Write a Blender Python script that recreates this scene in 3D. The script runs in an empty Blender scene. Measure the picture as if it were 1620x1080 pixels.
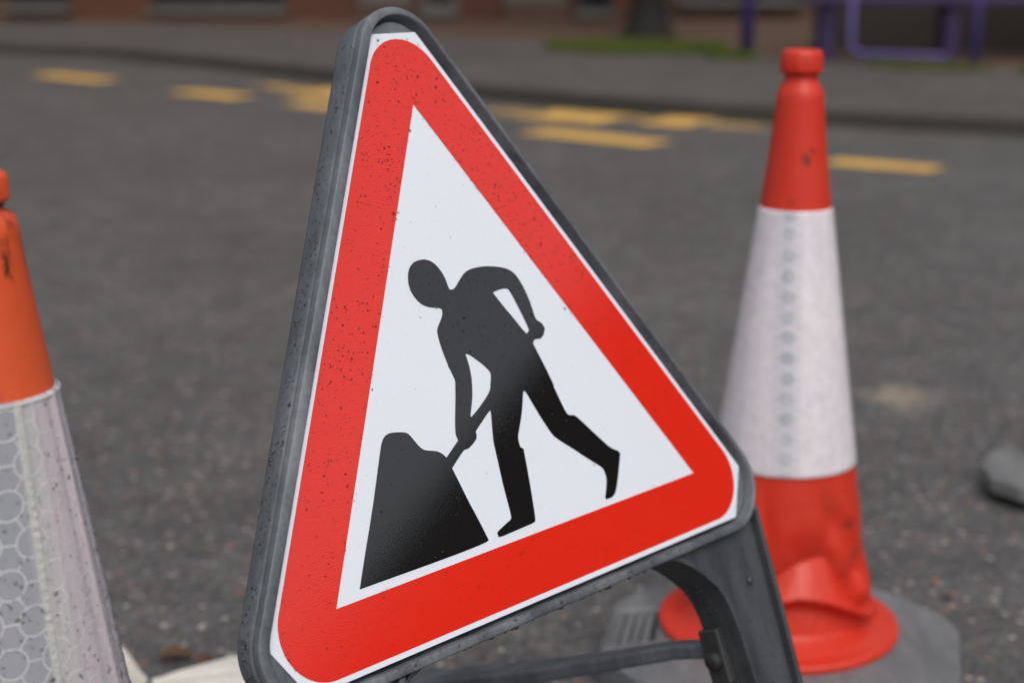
import bpy, bmesh, math, random
from mathutils import Vector, Matrix, noise as mnoise
R = math.radians
C = bpy.context.scene.collection
scene = bpy.context.scene
random.seed(7)

# ------------------------------------------------------------------ camera
H = 0.872
cd = bpy.data.cameras.new('camera'); cam = bpy.data.objects.new('camera', cd); C.objects.link(cam)
cam.location = (0, 0, H); cam.rotation_euler = (R(90 - 14.0), 0, 0)
cd.sensor_width = 36; cd.lens = 2500 / 1620 * 36
cd.clip_start = 0.05; cd.clip_end = 500
cd.dof.use_dof = True; cd.dof.focus_distance = 1.13; cd.dof.aperture_fstop = 4.1; cd.dof.aperture_blades = 9
scene.camera = cam

# ------------------------------------------------------------------ world, sun, exposure
world = bpy.data.worlds.new("World"); scene.world = world; world.use_nodes = True
wn = world.node_tree.nodes; wl = world.node_tree.links; wn.clear()
SUN_EL, SUN_AZ = R(55), R(160)          # azimuth measured clockwise from +Y
sky = wn.new('ShaderNodeTexSky'); sky.sky_type = 'NISHITA'; sky.sun_disc = False
sky.sun_elevation = SUN_EL; sky.sun_rotation = SUN_AZ; sky.dust_density = 4.0; sky.air_density = 1.2
hs = wn.new('ShaderNodeHueSaturation'); hs.inputs['Saturation'].default_value = 0.30
bg = wn.new('ShaderNodeBackground'); bg.inputs['Strength'].default_value = 0.15
wo = wn.new('ShaderNodeOutputWorld')
wl.new(sky.outputs[0], hs.inputs['Color']); wl.new(hs.outputs[0], bg.inputs['Color']); wl.new(bg.outputs[0], wo.inputs['Surface'])
sd = bpy.data.lights.new('sun', 'SUN'); sd.energy = 0.7; sd.angle = R(35); sd.color = (1.0, 0.98, 0.95)
sun = bpy.data.objects.new('sun', sd); C.objects.link(sun)
sdir = Vector((math.sin(SUN_AZ) * math.cos(SUN_EL), math.cos(SUN_AZ) * math.cos(SUN_EL), math.sin(SUN_EL)))
sun.rotation_euler = sdir.to_track_quat('Z', 'Y').to_euler()
scene.view_settings.view_transform = 'Standard'; scene.view_settings.look = 'None'
scene.view_settings.exposure = 0.0; scene.view_settings.gamma = 1.0
scene.render.engine = 'CYCLES'; scene.cycles.use_denoising = True
scene.cycles.max_bounces = 8; scene.cycles.caustics_reflective = False; scene.cycles.caustics_refractive = False

# ------------------------------------------------------------------ material helpers
class NT:
    def __init__(s, name):
        s.m = bpy.data.materials.new(name); s.m.use_nodes = True
        s.n = s.m.node_tree.nodes; s.l = s.m.node_tree.links
        s.b = s.n['Principled BSDF']
    def add(s, t, **kw):
        x = s.n.new(t)
        for k, v in kw.items(): setattr(x, k, v)
        return x
    def put(s, sock, v):
        if hasattr(v, 'links') or isinstance(v, bpy.types.NodeSocket): s.l.new(v, sock)
        elif isinstance(v, (tuple, list)) and len(v) == 3 and sock.type == 'RGBA': sock.default_value = (*v, 1)
        else: sock.default_value = v
    def math(s, op, a, b=None, c=None):
        x = s.add('ShaderNodeMath', operation=op); s.put(x.inputs[0], a)
        if b is not None: s.put(x.inputs[1], b)
        if c is not None: s.put(x.inputs[2], c)
        return x.outputs[0]
    def coord(s, kind='Object', scale=None):
        o = s.add('ShaderNodeTexCoord').outputs[kind]
        if scale is not None:
            mp = s.add('ShaderNodeMapping'); mp.inputs['Scale'].default_value = scale; s.l.new(o, mp.inputs[0]); o = mp.outputs[0]
        return o
    def noise(s, vec, scale, detail=4, rough=0.55, out='Fac'):
        x = s.add('ShaderNodeTexNoise'); s.l.new(vec, x.inputs['Vector']); x.inputs['Scale'].default_value = scale
        x.inputs['Detail'].default_value = detail; x.inputs['Roughness'].default_value = rough
        return x.outputs[out]
    def voro(s, vec, scale, out='Distance', feature='F1', rnd=1.0):
        x = s.add('ShaderNodeTexVoronoi', feature=feature); s.l.new(vec, x.inputs['Vector']); x.inputs['Scale'].default_value = scale
        x.inputs['Randomness'].default_value = rnd
        return x.outputs[out]
    def ramp(s, fac, stops):
        x = s.add('ShaderNodeValToRGB'); s.l.new(fac, x.inputs[0]); e = x.color_ramp.elements
        while len(e) < len(stops): e.new(0.5)
        for i, (p, c) in enumerate(stops):
            e[i].position = p; e[i].color = (c, c, c, 1) if isinstance(c, (int, float)) else (*c, 1)
        return x.outputs[0]
    def mix(s, fac, a, b, mode='MIX'):
        x = s.add('ShaderNodeMix', data_type='RGBA', blend_type=mode); s.put(x.inputs[0], fac)
        s.put(x.inputs[6], a); s.put(x.inputs[7], b); return x.outputs[2]
    def bump(s, h, strength, dist, prev=None):
        x = s.add('ShaderNodeBump'); s.l.new(h, x.inputs['Height']); x.inputs['Strength'].default_value = strength
        x.inputs['Distance'].default_value = dist
        if prev is not None: s.l.new(prev, x.inputs['Normal'])
        return x.outputs[0]
    def fin(s, color=None, rough=None, normal=None, **kw):
        if color is not None: s.put(s.b.inputs['Base Color'], color)
        if rough is not None: s.put(s.b.inputs['Roughness'], rough)
        if normal is not None: s.l.new(normal, s.b.inputs['Normal'])
        for k, v in kw.items(): s.put(s.b.inputs[k.replace('_', ' ')], v)
        return s.m

def simple(name, col, rough=0.6, var=0.25, scale=6, bump=0.0, bscale=60, **kw):
    t = NT(name); v = t.coord()
    n = t.noise(v, scale, 5)
    c = t.mix(n, tuple(x * (1 - var) for x in col), tuple(min(1, x * (1 + var)) for x in col))
    nm = t.bump(t.noise(v, bscale, 3), bump, 0.004) if bump else None
    return t.fin(c, rough, nm, **kw)

# ------------------------------------------------------------------ mesh helpers
def link(name, me, mat=None, parent=None, smooth=False, bevel=None):
    o = bpy.data.objects.new(name, me); C.objects.link(o)
    if mat: me.materials.append(mat)
    if parent: o.parent = parent
    if smooth:
        for p in me.polygons: p.use_smooth = True
    if bevel:
        b = o.modifiers.new('bevel', 'BEVEL'); b.width = bevel[0]; b.segments = bevel[1]; b.limit_method = 'ANGLE'; b.angle_limit = R(35)
        for p in me.polygons: p.use_smooth = True
        w = o.modifiers.new('wn', 'WEIGHTED_NORMAL'); w.keep_sharp = True
    return o
def frombm(name, bm, mat=None, parent=None, **k):
    me = bpy.data.meshes.new(name); bm.normal_update(); bm.to_mesh(me); bm.free(); return link(name, me, mat, parent, **k)
def box(bm, x0, x1, y0, y1, z0, z1, M=None):
    vs = [bm.verts.new((M @ Vector((x, y, z))) if M else (x, y, z)) for z in (z0, z1) for y in (y0, y1) for x in (x0, x1)]
    for f in ((0, 2, 3, 1), (4, 5, 7, 6), (0, 1, 5, 4), (2, 6, 7, 3), (0, 4, 6, 2), (1, 3, 7, 5)):
        bm.faces.new([vs[i] for i in f])
def tube(bm, pts, rad, seg=12, caps=True):
    rings = []; n = len(pts); pts = [Vector(p) for p in pts]
    if not isinstance(rad, (list, tuple)): rad = [rad] * n
    ref = None
    for i, p in enumerate(pts):
        d = (pts[min(i + 1, n - 1)] - pts[max(i - 1, 0)]).normalized()
        if ref is None: ref = Vector((0, 0, 1)) if abs(d.z) < 0.9 else Vector((1, 0, 0))
        a = d.cross(ref).normalized(); b = a.cross(d).normalized(); ref = b
        rings.append([bm.verts.new(p + (a * math.cos(2 * math.pi * k / seg) + b * math.sin(2 * math.pi * k / seg)) * rad[i]) for k in range(seg)])
    for r0, r1 in zip(rings, rings[1:]):
        for k in range(seg): bm.faces.new((r0[k], r0[(k + 1) % seg], r1[(k + 1) % seg], r1[k]))
    if caps: bm.faces.new(rings[0][::-1]); bm.faces.new(rings[-1])
def prism_mesh(outlines, z0, z1, post=None):
    """flat outline(s), first is the outer one, the rest are holes, raised from z0 to z1"""
    cu = bpy.data.curves.new('tmp', 'CURVE'); cu.dimensions = '2D'; cu.fill_mode = 'BOTH'; cu.extrude = (z1 - z0) / 2
    for ol in outlines:
        sp = cu.splines.new('POLY'); sp.points.add(len(ol) - 1); sp.use_cyclic_u = True
        for p, q in zip(sp.points, ol): p.co = (q[0], q[1], 0, 1)
    ob = bpy.data.objects.new('tmp', cu); me = bpy.data.meshes.new_from_object(ob)
    bpy.data.objects.remove(ob); bpy.data.curves.remove(cu)
    bm = bmesh.new(); bm.from_mesh(me); bpy.data.meshes.remove(me)
    bmesh.ops.remove_doubles(bm, verts=bm.verts, dist=1e-6)
    bmesh.ops.translate(bm, verts=bm.verts, vec=(0, 0, (z0 + z1) / 2))
    bmesh.ops.recalc_face_normals(bm, faces=bm.faces)
    if post: post(bm)
    return bm
def tag(o, label=None, cat=None, group=None, kind=None):
    if label: o['label'] = label
    if cat: o['category'] = cat
    if group: o['group'] = group
    if kind: o['kind'] = kind
    return o
def empty(name, loc=(0, 0, 0), rz=0):
    o = bpy.data.objects.new(name, None); C.objects.link(o); o.location = loc; o.rotation_euler = (0, 0, rz)
    o.empty_display_size = 0.05; return o
def smooth_closed(pts, it=2, keep=60):
    """corner cutting that keeps sharp corners sharp"""
    for _ in range(it):
        out = []; n = len(pts)
        for i in range(n):
            a, b, c = Vector(pts[i - 1]), Vector(pts[i]), Vector(pts[(i + 1) % n])
            ang = math.degrees((b - a).angle(c - b)) if (b - a).length > 1e-9 and (c - b).length > 1e-9 else 0
            if ang > keep: out.append(tuple(b))
            else:
                t = 0.25
                out.append(tuple(b + (a - b) * t)); out.append(tuple(b + (c - b) * t))
        pts = out
    return pts
def drops_mesh(name, samples, mat, parent):
    """samples: (point, normal, radius, flatness); small domes of water, none of them countable"""
    vs, fs = [], []
    S = 8
    for p, n, r, fl in samples:
        p = Vector(p); n = Vector(n).normalized()
        a = n.orthogonal().normalized(); b = n.cross(a)
        el = random.uniform(0.8, 1.25); base = len(vs)
        for (rr, hh) in ((1, -0.05), (0.88, 0.5), (0.5, 0.87)):
            for k in range(S):
                t = 2 * math.pi * k / S
                vs.append(p + (a * math.cos(t) * el + b * math.sin(t)) * rr * r + n * hh * r * fl)
        vs.append(p + n * r * fl)
        for j in range(2):
            for k in range(S):
                fs.append((base + j * S + k, base + j * S + (k + 1) % S, base + (j + 1) * S + (k + 1) % S, base + (j + 1) * S + k))
        for k in range(S): fs.append((base + 2 * S + k, base + 2 * S + (k + 1) % S, base + 3 * S))
    me = bpy.data.meshes.new(name); me.from_pydata([tuple(v) for v in vs], [], fs); me.update()
    o = link(name, me, mat, parent, smooth=True); o['kind'] = 'stuff'
    return o

# ================================================================== SETTING
def asphalt(name, base, worn, chips=True, rlo=0.45, rhi=0.75, spill=None):
    t = NT(name); v = t.coord()
    big = t.noise(v, 0.7, 5, 0.6); mid = t.noise(v, 9, 5, 0.65); fine = t.noise(v, 62, 6, 0.8)
    c = t.mix(t.ramp(big, [(0.35, 0.0), (0.65, 1.0)]), base, worn)
    c = t.mix(t.ramp(mid, [(0.35, 0.0), (0.65, 1.0)]), tuple(x * 0.78 for x in base), c)
    c = t.mix(0.8, c, t.ramp(t.noise(v, 34, 4, 0.7), [(0.32, 0.78), (0.5, 0.99), (0.68, 1.25)]), 'MULTIPLY')
    c = t.mix(0.9, c, t.ramp(fine, [(0.30, 0.12), (0.5, 0.9), (0.70, 2.2)]), 'MULTIPLY')
    if chips:
        cc = t.voro(v, 78, 'Color'); d = t.voro(v, 78, 'Distance')
        sep = t.add('ShaderNodeSeparateColor'); t.l.new(cc, sep.inputs[0])
        inside = t.math('LESS_THAN', d, 0.36)
        pale = t.math('MULTIPLY', inside, t.math('GREATER_THAN', sep.outputs[0], 0.90))
        red = t.math('MULTIPLY', inside, t.math('GREATER_THAN', sep.outputs[1], 0.90))
        dark = t.math('MULTIPLY', inside, t.math('GREATER_THAN', sep.outputs[2], 0.62))
        c = t.mix(t.math('MULTIPLY', dark, 0.75), c, tuple(x * 0.3 for x in base))
        c = t.mix(t.math('MULTIPLY', pale, 0.85), c, (0.48, 0.43, 0.38))
        c = t.mix(t.math('MULTIPLY', red, 0.7), c, (0.26, 0.14, 0.10))
        c2 = t.voro(v, 38, 'Color'); d2 = t.voro(v, 38, 'Distance'); sp2 = t.add('ShaderNodeSeparateColor'); t.l.new(c2, sp2.inputs[0])
        rd = t.math('MULTIPLY', t.math('LESS_THAN', d2, 0.26), t.math('GREATER_THAN', sp2.outputs[1], 0.93))
        c = t.mix(t.math('MULTIPLY', rd, 0.55), c, (0.30, 0.15, 0.10))
    if spill:
        x = t.add('ShaderNodeSeparateXYZ'); t.l.new(v, x.inputs[0])
        dx = t.math('MULTIPLY', t.math('SUBTRACT', x.outputs[0], spill[0]), 13.0)
        dy = t.math('MULTIPLY', t.math('SUBTRACT', x.outputs[1], spill[1]), 9.0)
        dd = t.math('SQRT', t.math('ADD', t.math('MULTIPLY', dx, dx), t.math('MULTIPLY', dy, dy)))
        k = t.math('ADD', dd, t.math('MULTIPLY', t.math('SUBTRACT', t.noise(v, 22, 4), 0.5), 2.4))
        m = t.ramp(k, [(0.35, 1.0), (0.95, 0.0)])
        c = t.mix(t.math('MULTIPLY', m, 0.6), c, (0.36, 0.29, 0.21))
    h = t.math('ADD', t.noise(v, 240, 2, 0.6), t.math('MULTIPLY', t.voro(v, 105), 0.9))
    nm = t.bump(h, 0.5, 0.003)
    r = t.ramp(t.noise(v, 3, 4), [(0.3, rlo), (0.7, rhi)])
    return t.fin(c, r, nm, Specular_IOR_Level=0.9 if chips else 0.5)
M_road = asphalt('asphalt', (0.088, 0.083, 0.079), (0.142, 0.134, 0.128), spill=(0.775, 3.04), rlo=0.42, rhi=0.62)
M_path = asphalt('path_asphalt', (0.100, 0.088, 0.079), (0.145, 0.128, 0.115), chips=False)
M_kerb = simple('kerb_stone', (0.045, 0.04, 0.032), 0.7, 0.5, 3, 0.4, 60)
t = NT('brick_paving'); v = t.coord()
bt = t.add('ShaderNodeTexBrick'); t.l.new(v, bt.inputs['Vector']); bt.inputs['Scale'].default_value = 4.5
for i, c in enumerate(((0.17, 0.085, 0.052), (0.12, 0.064, 0.042), (0.08, 0.058, 0.045))): bt.inputs[i + 1].default_value = (*c, 1)
bt.inputs['Mortar Size'].default_value = 0.015
M_pave = t.fin(t.mix(t.noise(v, 1.2, 4), bt.outputs[0], (0.10, 0.068, 0.048)), 0.6, t.bump(bt.outputs[1], 0.3, 0.01))

me = bpy.data.meshes.new('road')
# one ground sheet, finer near the camera
bm = bmesh.new()
xs = [-120, -40, -12, -4, 4, 12, 40, 120]; ys = [-120, -30, -5, 0, 5, 12, 30, 120]
gv = [[bm.verts.new((x, y, 0)) for x in xs] for y in ys]
for j in range(len(ys) - 1):
    for i in range(len(xs) - 1): bm.faces.new((gv[j][i], gv[j][i + 1], gv[j + 1][i + 1], gv[j + 1][i]))
tag(frombm('road', bm, M_road), kind='structure')

KH = 0.075
KERB = [(-60, 31), (-22, 19.2), (-12, 16.2), (-7.5, 14.9), (-4.9, 13.9), (-3.3, 13.0), (-1.9, 11.5), (-0.9, 10.25), (-0.1, 9.35), (0.7, 8.6), (1.5, 8.05), (2.6, 7.45), (5, 6.2), (12, 2.0), (24, -7), (60, -36)]
def offset_line(L, d):
    out = []
    for i, p in enumerate(L):
        a = Vector(L[max(i - 1, 0)]); b = Vector(L[min(i + 1, len(L) - 1)]); t_ = (b - a).normalized(); n_ = Vector((-t_.y, t_.x))
        out.append(tuple(Vector(p) + n_ * d))
    return out
def ribbon(name, A, B, z, mat, side=None):
    bm = bmesh.new(); va = [bm.verts.new((*p, z)) for p in A]; vb = [bm.verts.new((*p, z)) for p in B]
    for i in range(len(A) - 1): bm.faces.new((va[i], va[i + 1], vb[i + 1], vb[i]))
    if side is not None:
        vc = [bm.verts.new((*p, side)) for p in A]
        for i in range(len(A) - 1): bm.faces.new((vc[i], vc[i + 1], va[i + 1], va[i]))
    return tag(frombm(name, bm, mat), kind='structure')
K1 = offset_line(KERB, 0.13)
k = ribbon('kerb', KERB, K1, KH, M_kerb, side=0.0)
bv = k.modifiers.new('bevel', 'BEVEL'); bv.width = 0.015; bv.segments = 3
K2 = offset_line(KERB, 3.3)
ribbon('pavement', K1, K2, KH, M_path)
ribbon('forecourt_paving', K2, [(-60, 60), (-30, 60), (-20, 60), (-14, 60), (-10, 60), (-8, 60), (-6, 60), (-4, 60), (-2, 60), (0, 60), (2, 60), (6, 60), (20, 60), (40, 60), (80, 60), (120, 20)], KH, M_pave)
# dark gutter moss along the kerb foot
t = NT('gutter_dirt'); v = t.coord(); nn = t.noise(v, 2.5, 5)
M_gut = t.fin(t.mix(nn, (0.035, 0.03, 0.02), (0.075, 0.075, 0.025)), 0.8)
ribbon('gutter', offset_line(KERB, -0.10), offset_line(KERB, 0.0), 0.004, M_gut)

# yellow road markings, worn
def yellow(name, wear):
    t = NT(name); v = t.coord()
    n1 = t.noise(v, 7, 5, 0.6); n2 = t.noise(v, 60, 4, 0.75)
    k = t.math('ADD', t.math('MULTIPLY', n1, 0.6), t.math('MULTIPLY', n2, 0.4))
    f = t.ramp(k, [(wear - 0.07, 0.0), (wear + 0.07, 1.0)])
    return t.fin(t.mix(f, (0.11, 0.095, 0.08), (0.78, 0.45, 0.11)), 0.55)
M_yel, M_yel2 = yellow('yellow_paint', 0.41), yellow('worn_yellow_paint', 0.52)
def marking(name, quads, mat, label, group):
    bm = bmesh.new()
    for q in quads: bm.faces.new([bm.verts.new((x, y, 0.0045)) for x, y in q])
    o = frombm(name, bm, mat); return tag(o, kind='structure')
def bar_q(a, b, w):
    a = Vector(a); b = Vector(b); d = (b - a).normalized(); n = Vector((-d.y, d.x)) * w / 2
    return [tuple(a - n), tuple(b - n), tuple(b + n), tuple(a + n)]
DASH = [((-3.32, 11.27), (-2.70, 10.70)), ((-2.06, 9.91), (-1.60, 9.49)), ((-1.25, 9.16), (-0.65, 8.55)),
        ((0.10, 7.72), (0.67, 7.20)), ((1.33, 6.60), (1.72, 6.34)), ((2.4, 5.95), (3.2, 5.5)), ((4.1, 5.1), (5.0, 4.6)), ((-5.4, 13.0), (-4.6, 12.4))]
DW = [0.24, 0.24, 0.22, 0.24, 0.20, 0.2, 0.2, 0.24]
marking('yellow_marking', [bar_q(a, b, w) for (a, b), w in zip(DASH, DW)], M_yel, None, None)
WORN = [((-1.65, 10.35), (-1.25, 9.95), 0.2), ((-1.3, 9.95), (-0.9, 9.6), 0.42), ((-0.12, 8.72), (0.12, 8.5), 0.26), ((0.12, 8.55), (0.55, 8.24), 0.42), ((0.57, 8.3), (0.72, 8.2), 0.2), ((0.74, 8.22), (0.98, 8.08), 0.40), ((1.0, 8.0), (1.25, 7.85), 0.2)]
marking('worn_yellow_marking', [bar_q(a, b, w) for a, b, w in WORN[1:2] + WORN[3:4] + WORN[5:6]], M_yel, None, None)
marking('faded_yellow_marking', [bar_q(a, b, w) for a, b, w in WORN[0:1] + WORN[2:3] + WORN[4:5] + WORN[6:7]], M_yel2, None, None)

# grass verge: soil sheet + blades
M_soil = simple('soil', (0.045, 0.052, 0.012), 0.9, 0.5, 4)
t = NT('grass'); v = t.coord()
M_grass = t.fin(t.mix(t.noise(v, 1.5, 3), (0.045, 0.085, 0.006), (0.13, 0.16, 0.015)), 0.6)
def grass_patch(cx, cy, rx, ry, ang, n):
    bm = bmesh.new(); ca, sa = math.cos(ang), math.sin(ang)
    for _ in range(n):
        r = math.sqrt(random.random()); a = random.random() * 6.283
        r *= 0.8 + 0.3 * mnoise.noise(Vector((math.cos(a) * 2, math.sin(a) * 2, cx)))
        lx, ly = r * math.cos(a) * rx, r * math.sin(a) * ry
        x, y = cx + lx * ca - ly * sa, cy + lx * sa + ly * ca
        h = random.uniform(0.03, 0.085); w = 0.009; t_ = random.random() * 3.14; dx, dy = math.cos(t_) * w, math.sin(t_) * w
        bx, by = random.uniform(-.02, .02), random.uniform(-.02, .02)
        z = KH
        bm.faces.new([bm.verts.new(p) for p in ((x - dx, y - dy, z), (x + dx, y + dy, z), (x + bx, y + by, z + h))])
    return bm
def soil_patch(cx, cy, rx, ry, ang):
    bm = bmesh.new(); ca, sa = math.cos(ang), math.sin(ang); vs = []
    for k_ in range(40):
        a = 2 * math.pi * k_ / 40; r = 0.95 + 0.12 * mnoise.noise(Vector((math.cos(a) * 2, math.sin(a) * 2, cx)))
        lx, ly = r * math.cos(a) * rx, r * math.sin(a) * ry
        vs.append(bm.verts.new((cx + lx * ca - ly * sa, cy + lx * sa + ly * ca, KH + 0.004)))
    bm.faces.new(vs); return bm
GP = [(0.98, 12.8, .9, .62, -0.45, 7000), (1.62, 11.75, 0.28, 0.14, -0.7, 900), (2.75, 10.75, 0.5, 0.10, -0.7, 350), (3.6, 10.2, 0.5, 0.15, -0.6, 1200)]
bm = bmesh.new()
for i, (cx, cy, rx, ry, an, n) in enumerate(GP):
    for src in (grass_patch(cx, cy, rx, ry, an, n),):
        me = bpy.data.meshes.new('t'); src.to_mesh(me); src.free(); bm.from_mesh(me); bpy.data.meshes.remove(me)
tag(frombm('grass', bm, M_grass), 'short green grass growing round the tree foot and along the pavement', 'grass', kind='stuff')
bm = bmesh.new()
for i, (cx, cy, rx, ry, an, n) in enumerate(GP):
    src = soil_patch(cx, cy, rx * .95, ry * .95, an); me = bpy.data.meshes.new('t'); src.to_mesh(me); src.free(); bm.from_mesh(me); bpy.data.meshes.remove(me)
tag(frombm('verge_soil', bm, M_soil), kind='structure')

# ------------------------------------------------------------------ tree
M_bark = simple('bark', (0.008, 0.0065, 0.005), 0.85, 0.5, 12, 0.8, 30)
M_leaf = simple('leaf', (0.05, 0.075, 0.02), 0.6, 0.4, 3)
tree = empty('street_tree', (1.24, 14.7, KH)); tag(tree, 'dark trunk of a street tree standing in a ring of green grass', 'tree')
bm = bmesh.new()
tube(bm, [(0, 0, -.02), (0, 0, .06), (0.01, 0, .3), (.03, .02, 1.2), (.0, .05, 2.2), (.05, .02, 3.2)], [.30, .215, .175, .15, .13, .09], 16)
limbs = []
for i in range(9):
    a = i * 2.4; z0 = 2.0 + i * .14; L = 1.3 + .3 * math.sin(i)
    p0 = Vector((.03, .03, z0)); p1 = p0 + Vector((math.cos(a) * L * .5, math.sin(a) * L * .5, .6)); p2 = p0 + Vector((math.cos(a) * L, math.sin(a) * L, 1.5))
    tube(bm, [p0, p1, p2], [.06, .04, .015], 8); limbs += [p1, p2, (p1 + p2) / 2]
frombm('trunk', bm, M_bark, tree, smooth=True)
bm = bmesh.new()
for _ in range(4200):
    c = random.choice(limbs); p = Vector(c) + Vector([random.gauss(0, .38) for _ in range(3)]) + Vector((0, 0, .2))
    d1 = Vector([random.uniform(-1, 1) for _ in range(3)]).normalized() * .05; d2 = d1.orthogonal().normalized() * .028
    bm.faces.new([bm.verts.new(q) for q in (p - d1, p + d2, p + d1, p - d2)])
frombm('crown', bm, M_leaf, tree)

# ------------------------------------------------------------------ buildings
def brick(name, c1, c2, mortar):
    t = NT(name); v = t.coord()
    m_ = t.add('ShaderNodeMapping'); m_.inputs['Rotation'].default_value = (R(90), 0, 0); t.l.new(v, m_.inputs[0])
    bt = t.add('ShaderNodeTexBrick'); t.l.new(m_.outputs[0], bt.inputs['Vector']); bt.inputs['Scale'].default_value = 4.4
    bt.inputs[1].default_value = (*c1, 1); bt.inputs[2].default_value = (*c2, 1); bt.inputs[3].default_value = (*mortar, 1); bt.inputs['Mortar Size'].default_value = 0.012
    return t.fin(t.mix(0.35, bt.outputs[0], t.mix(t.noise(v, 1.5, 5), c1, c2)), 0.75, t.bump(bt.outputs[1], 0.4, 0.01))
M_brick = brick('orange_brick', (0.12, 0.036, 0.014), (0.07, 0.024, 0.012), (0.06, 0.04, 0.03))
M_brick2 = brick('brown_brick', (0.11, 0.055, 0.035), (0.07, 0.036, 0.025), (0.07, 0.06, 0.05))
M_sill = simple('grey_stone', (0.13, 0.12, 0.105), 0.7, 0.35, 4)
M_white = simple('white_paint', (0.13, 0.122, 0.12), 0.5, 0.12, 4)
M_dark = simple('dark_frame', (0.02, 0.02, 0.022), 0.4)
t = NT('shop_glass'); M_glass = t.fin((0.012, 0.013, 0.016), 0.06)
M_roof = simple('slate', (0.05, 0.05, 0.055), 0.6)
def building(name, label, loc, rz, x0, x1, bays, doors, mat, height=8.6, depth=7):
    """bays: (x0, x1, sill height, frame material); wall is built round real openings"""
    o = empty(name, loc, rz); tag(o, label, 'building')
    bm = bmesh.new(); T = 0.3
    cuts = sorted([(b[0], b[1], b[2]) for b in bays] + [(d[0], d[1], 0.0) for d in doors])
    x = x0
    for a, b, s in cuts:
        if a > x + 0.01: box(bm, x, a, 0, T, 0, height)
        if s > 0.0: box(bm, a, b, 0, T, 0, s - 0.04)
        box(bm, a, b, 0, T, 2.5, 3.7)
        box(bm, a, b, 0, T, 5.1, min(6.2, height))
        if height > 8: box(bm, a, b, 0, T, 7.5, height)
        x = b
    if x < x1: box(bm, x, x1, 0, T, 0, height)
    box(bm, x0, x0 + T, T, depth, 0, height); box(bm, x1 - T, x1, T, depth, 0, height); box(bm, x0 + T, x1 - T, depth - T, depth, 0, height)
    frombm('wall', bm, mat, o)
    bm = bmesh.new()
    v = [bm.verts.new(p) for p in ((x0 - .1, -.25, height), (x1 + .1, -.25, height), (x1 + .1, depth + .2, height), (x0 - .1, depth + .2, height), (x0 - .1, depth / 2, height + 1.8), (x1 + .1, depth / 2, height + 1.8))]
    for f in ((0, 1, 5, 4), (2, 3, 4, 5), (0, 4, 3), (1, 2, 5), (3, 2, 1, 0)): bm.faces.new([v[i] for i in f])
    frombm('roof', bm, M_roof, o)
    def win(a, b, z0, z1, fm, nm='window', sill=True, first=True):
        bm = bmesh.new(); w = 0.06
        for (p, q, r_, s_) in ((a, b, z0, z0 + w), (a, b, z1 - w, z1), (a, a + w, z0 + w, z1 - w), (b - w, b, z0 + w, z1 - w)):
            box(bm, p, q, .10, .17, r_, s_)
        if b - a > 1.2: box(bm, (a + b) / 2 - .03, (a + b) / 2 + .03, .10, .17, z0 + w, z1 - w)
        f = frombm(nm, bm, fm, o)
        bm = bmesh.new(); box(bm, a + .01, b - .01, .13, .145, z0 + .01, z1 - .01); frombm('pane', bm, M_glass, f)
        if sill:
            bm = bmesh.new(); box(bm, a - .02, b + .02, -.14, .098, z0 - .06, z0 - .001); frombm('sill', bm, M_sill, f)
    for a, b, s, fm in bays:
        win(a, b, s, 2.5, fm)
        win(a, b, 3.7, 5.1, M_white)
        if height > 8: win(a, b, 6.2, 7.5, M_white)
    for a, b, dm in doors:
        bm = bmesh.new(); box(bm, a + .02, b - .02, .12, .18, 0.20, 2.48)
        d = frombm('door', bm, dm, o)
        bm = bmesh.new(); box(bm, a + .01, b - .01, -.1, .22, 0, .195); frombm('step', bm, M_brick2, o)
        bm = bmesh.new(); tube(bm, [(b - .15, .06, 1.0), (b - .15, .06, 1.2)], .015, 8); frombm('handle', bm, M_sill, d)
        win(a, b, 3.7, 5.1, M_white)
    return o
building('brick_shop', 'orange brick shop front with dark windows over low grey sills, left background', (0, 18.0, KH - .01), 0, -16, -2.0,
         [(-15.2, -13.4, .2, M_dark), (-12.6, -10.8, .2, M_dark), (-10, -8.2, .2, M_dark), (-7.6, -6.2, .2, M_dark), (-5.64, -4.92, .17, M_dark), (-4.04, -2.52, .15, M_dark)], [], M_brick)
building('pale_fronted_shop', 'shop with pale painted foot and door beside the brick pier, behind the sign', (0, 18.0, KH - .01), 0, -1.995, 1.6,
         [(-1.02, -.60, .12, M_white), (0.72, 1.12, .12, M_dark)], [(-1.76, -1.08, M_white), (-.12, .66, M_sill)], M_brick)
building('brown_brick_shop', 'dark brown brick building behind the tree and the purple bench', (0, 18.4, KH - .01), 0, 1.62, 7.6,
         [(1.9, 3.3, .22, M_dark), (3.8, 5.2, .22, M_dark), (5.7, 7.1, .22, M_dark)], [], M_brick2)
building('corner_terrace', 'brown brick terrace running along the street beyond the right edge', (8.2, 15.6, KH - .01), R(-33), 0, 51,
         [(.8 + i * 2.9, 2.8 + i * 2.9, .6, M_dark) for i in range(17)], [], M_brick2, height=8.5)

# dark low wall at the right edge, extended to stand for shade behind the bench
M_shadebrick = brick('shade_brick', (0.045, 0.030, 0.024), (0.030, 0.022, 0.018), (0.04, 0.035, 0.03))
w_ = empty('low_wall_and_shade', (2.38, 12.75, KH), R(-14)); tag(w_, 'dark brown low brick wall at the right edge, its run behind the purple bench standing in for shade', 'wall')
bm = bmesh.new(); box(bm, 0, 6, 0, .22, 0, .78); frombm('brickwork', bm, M_shadebrick, w_)
bm = bmesh.new(); box(bm, -.03, 6.03, -.03, .25, .781, .85); frombm('coping', bm, M_sill, w_, bevel=(.01, 2))

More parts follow.
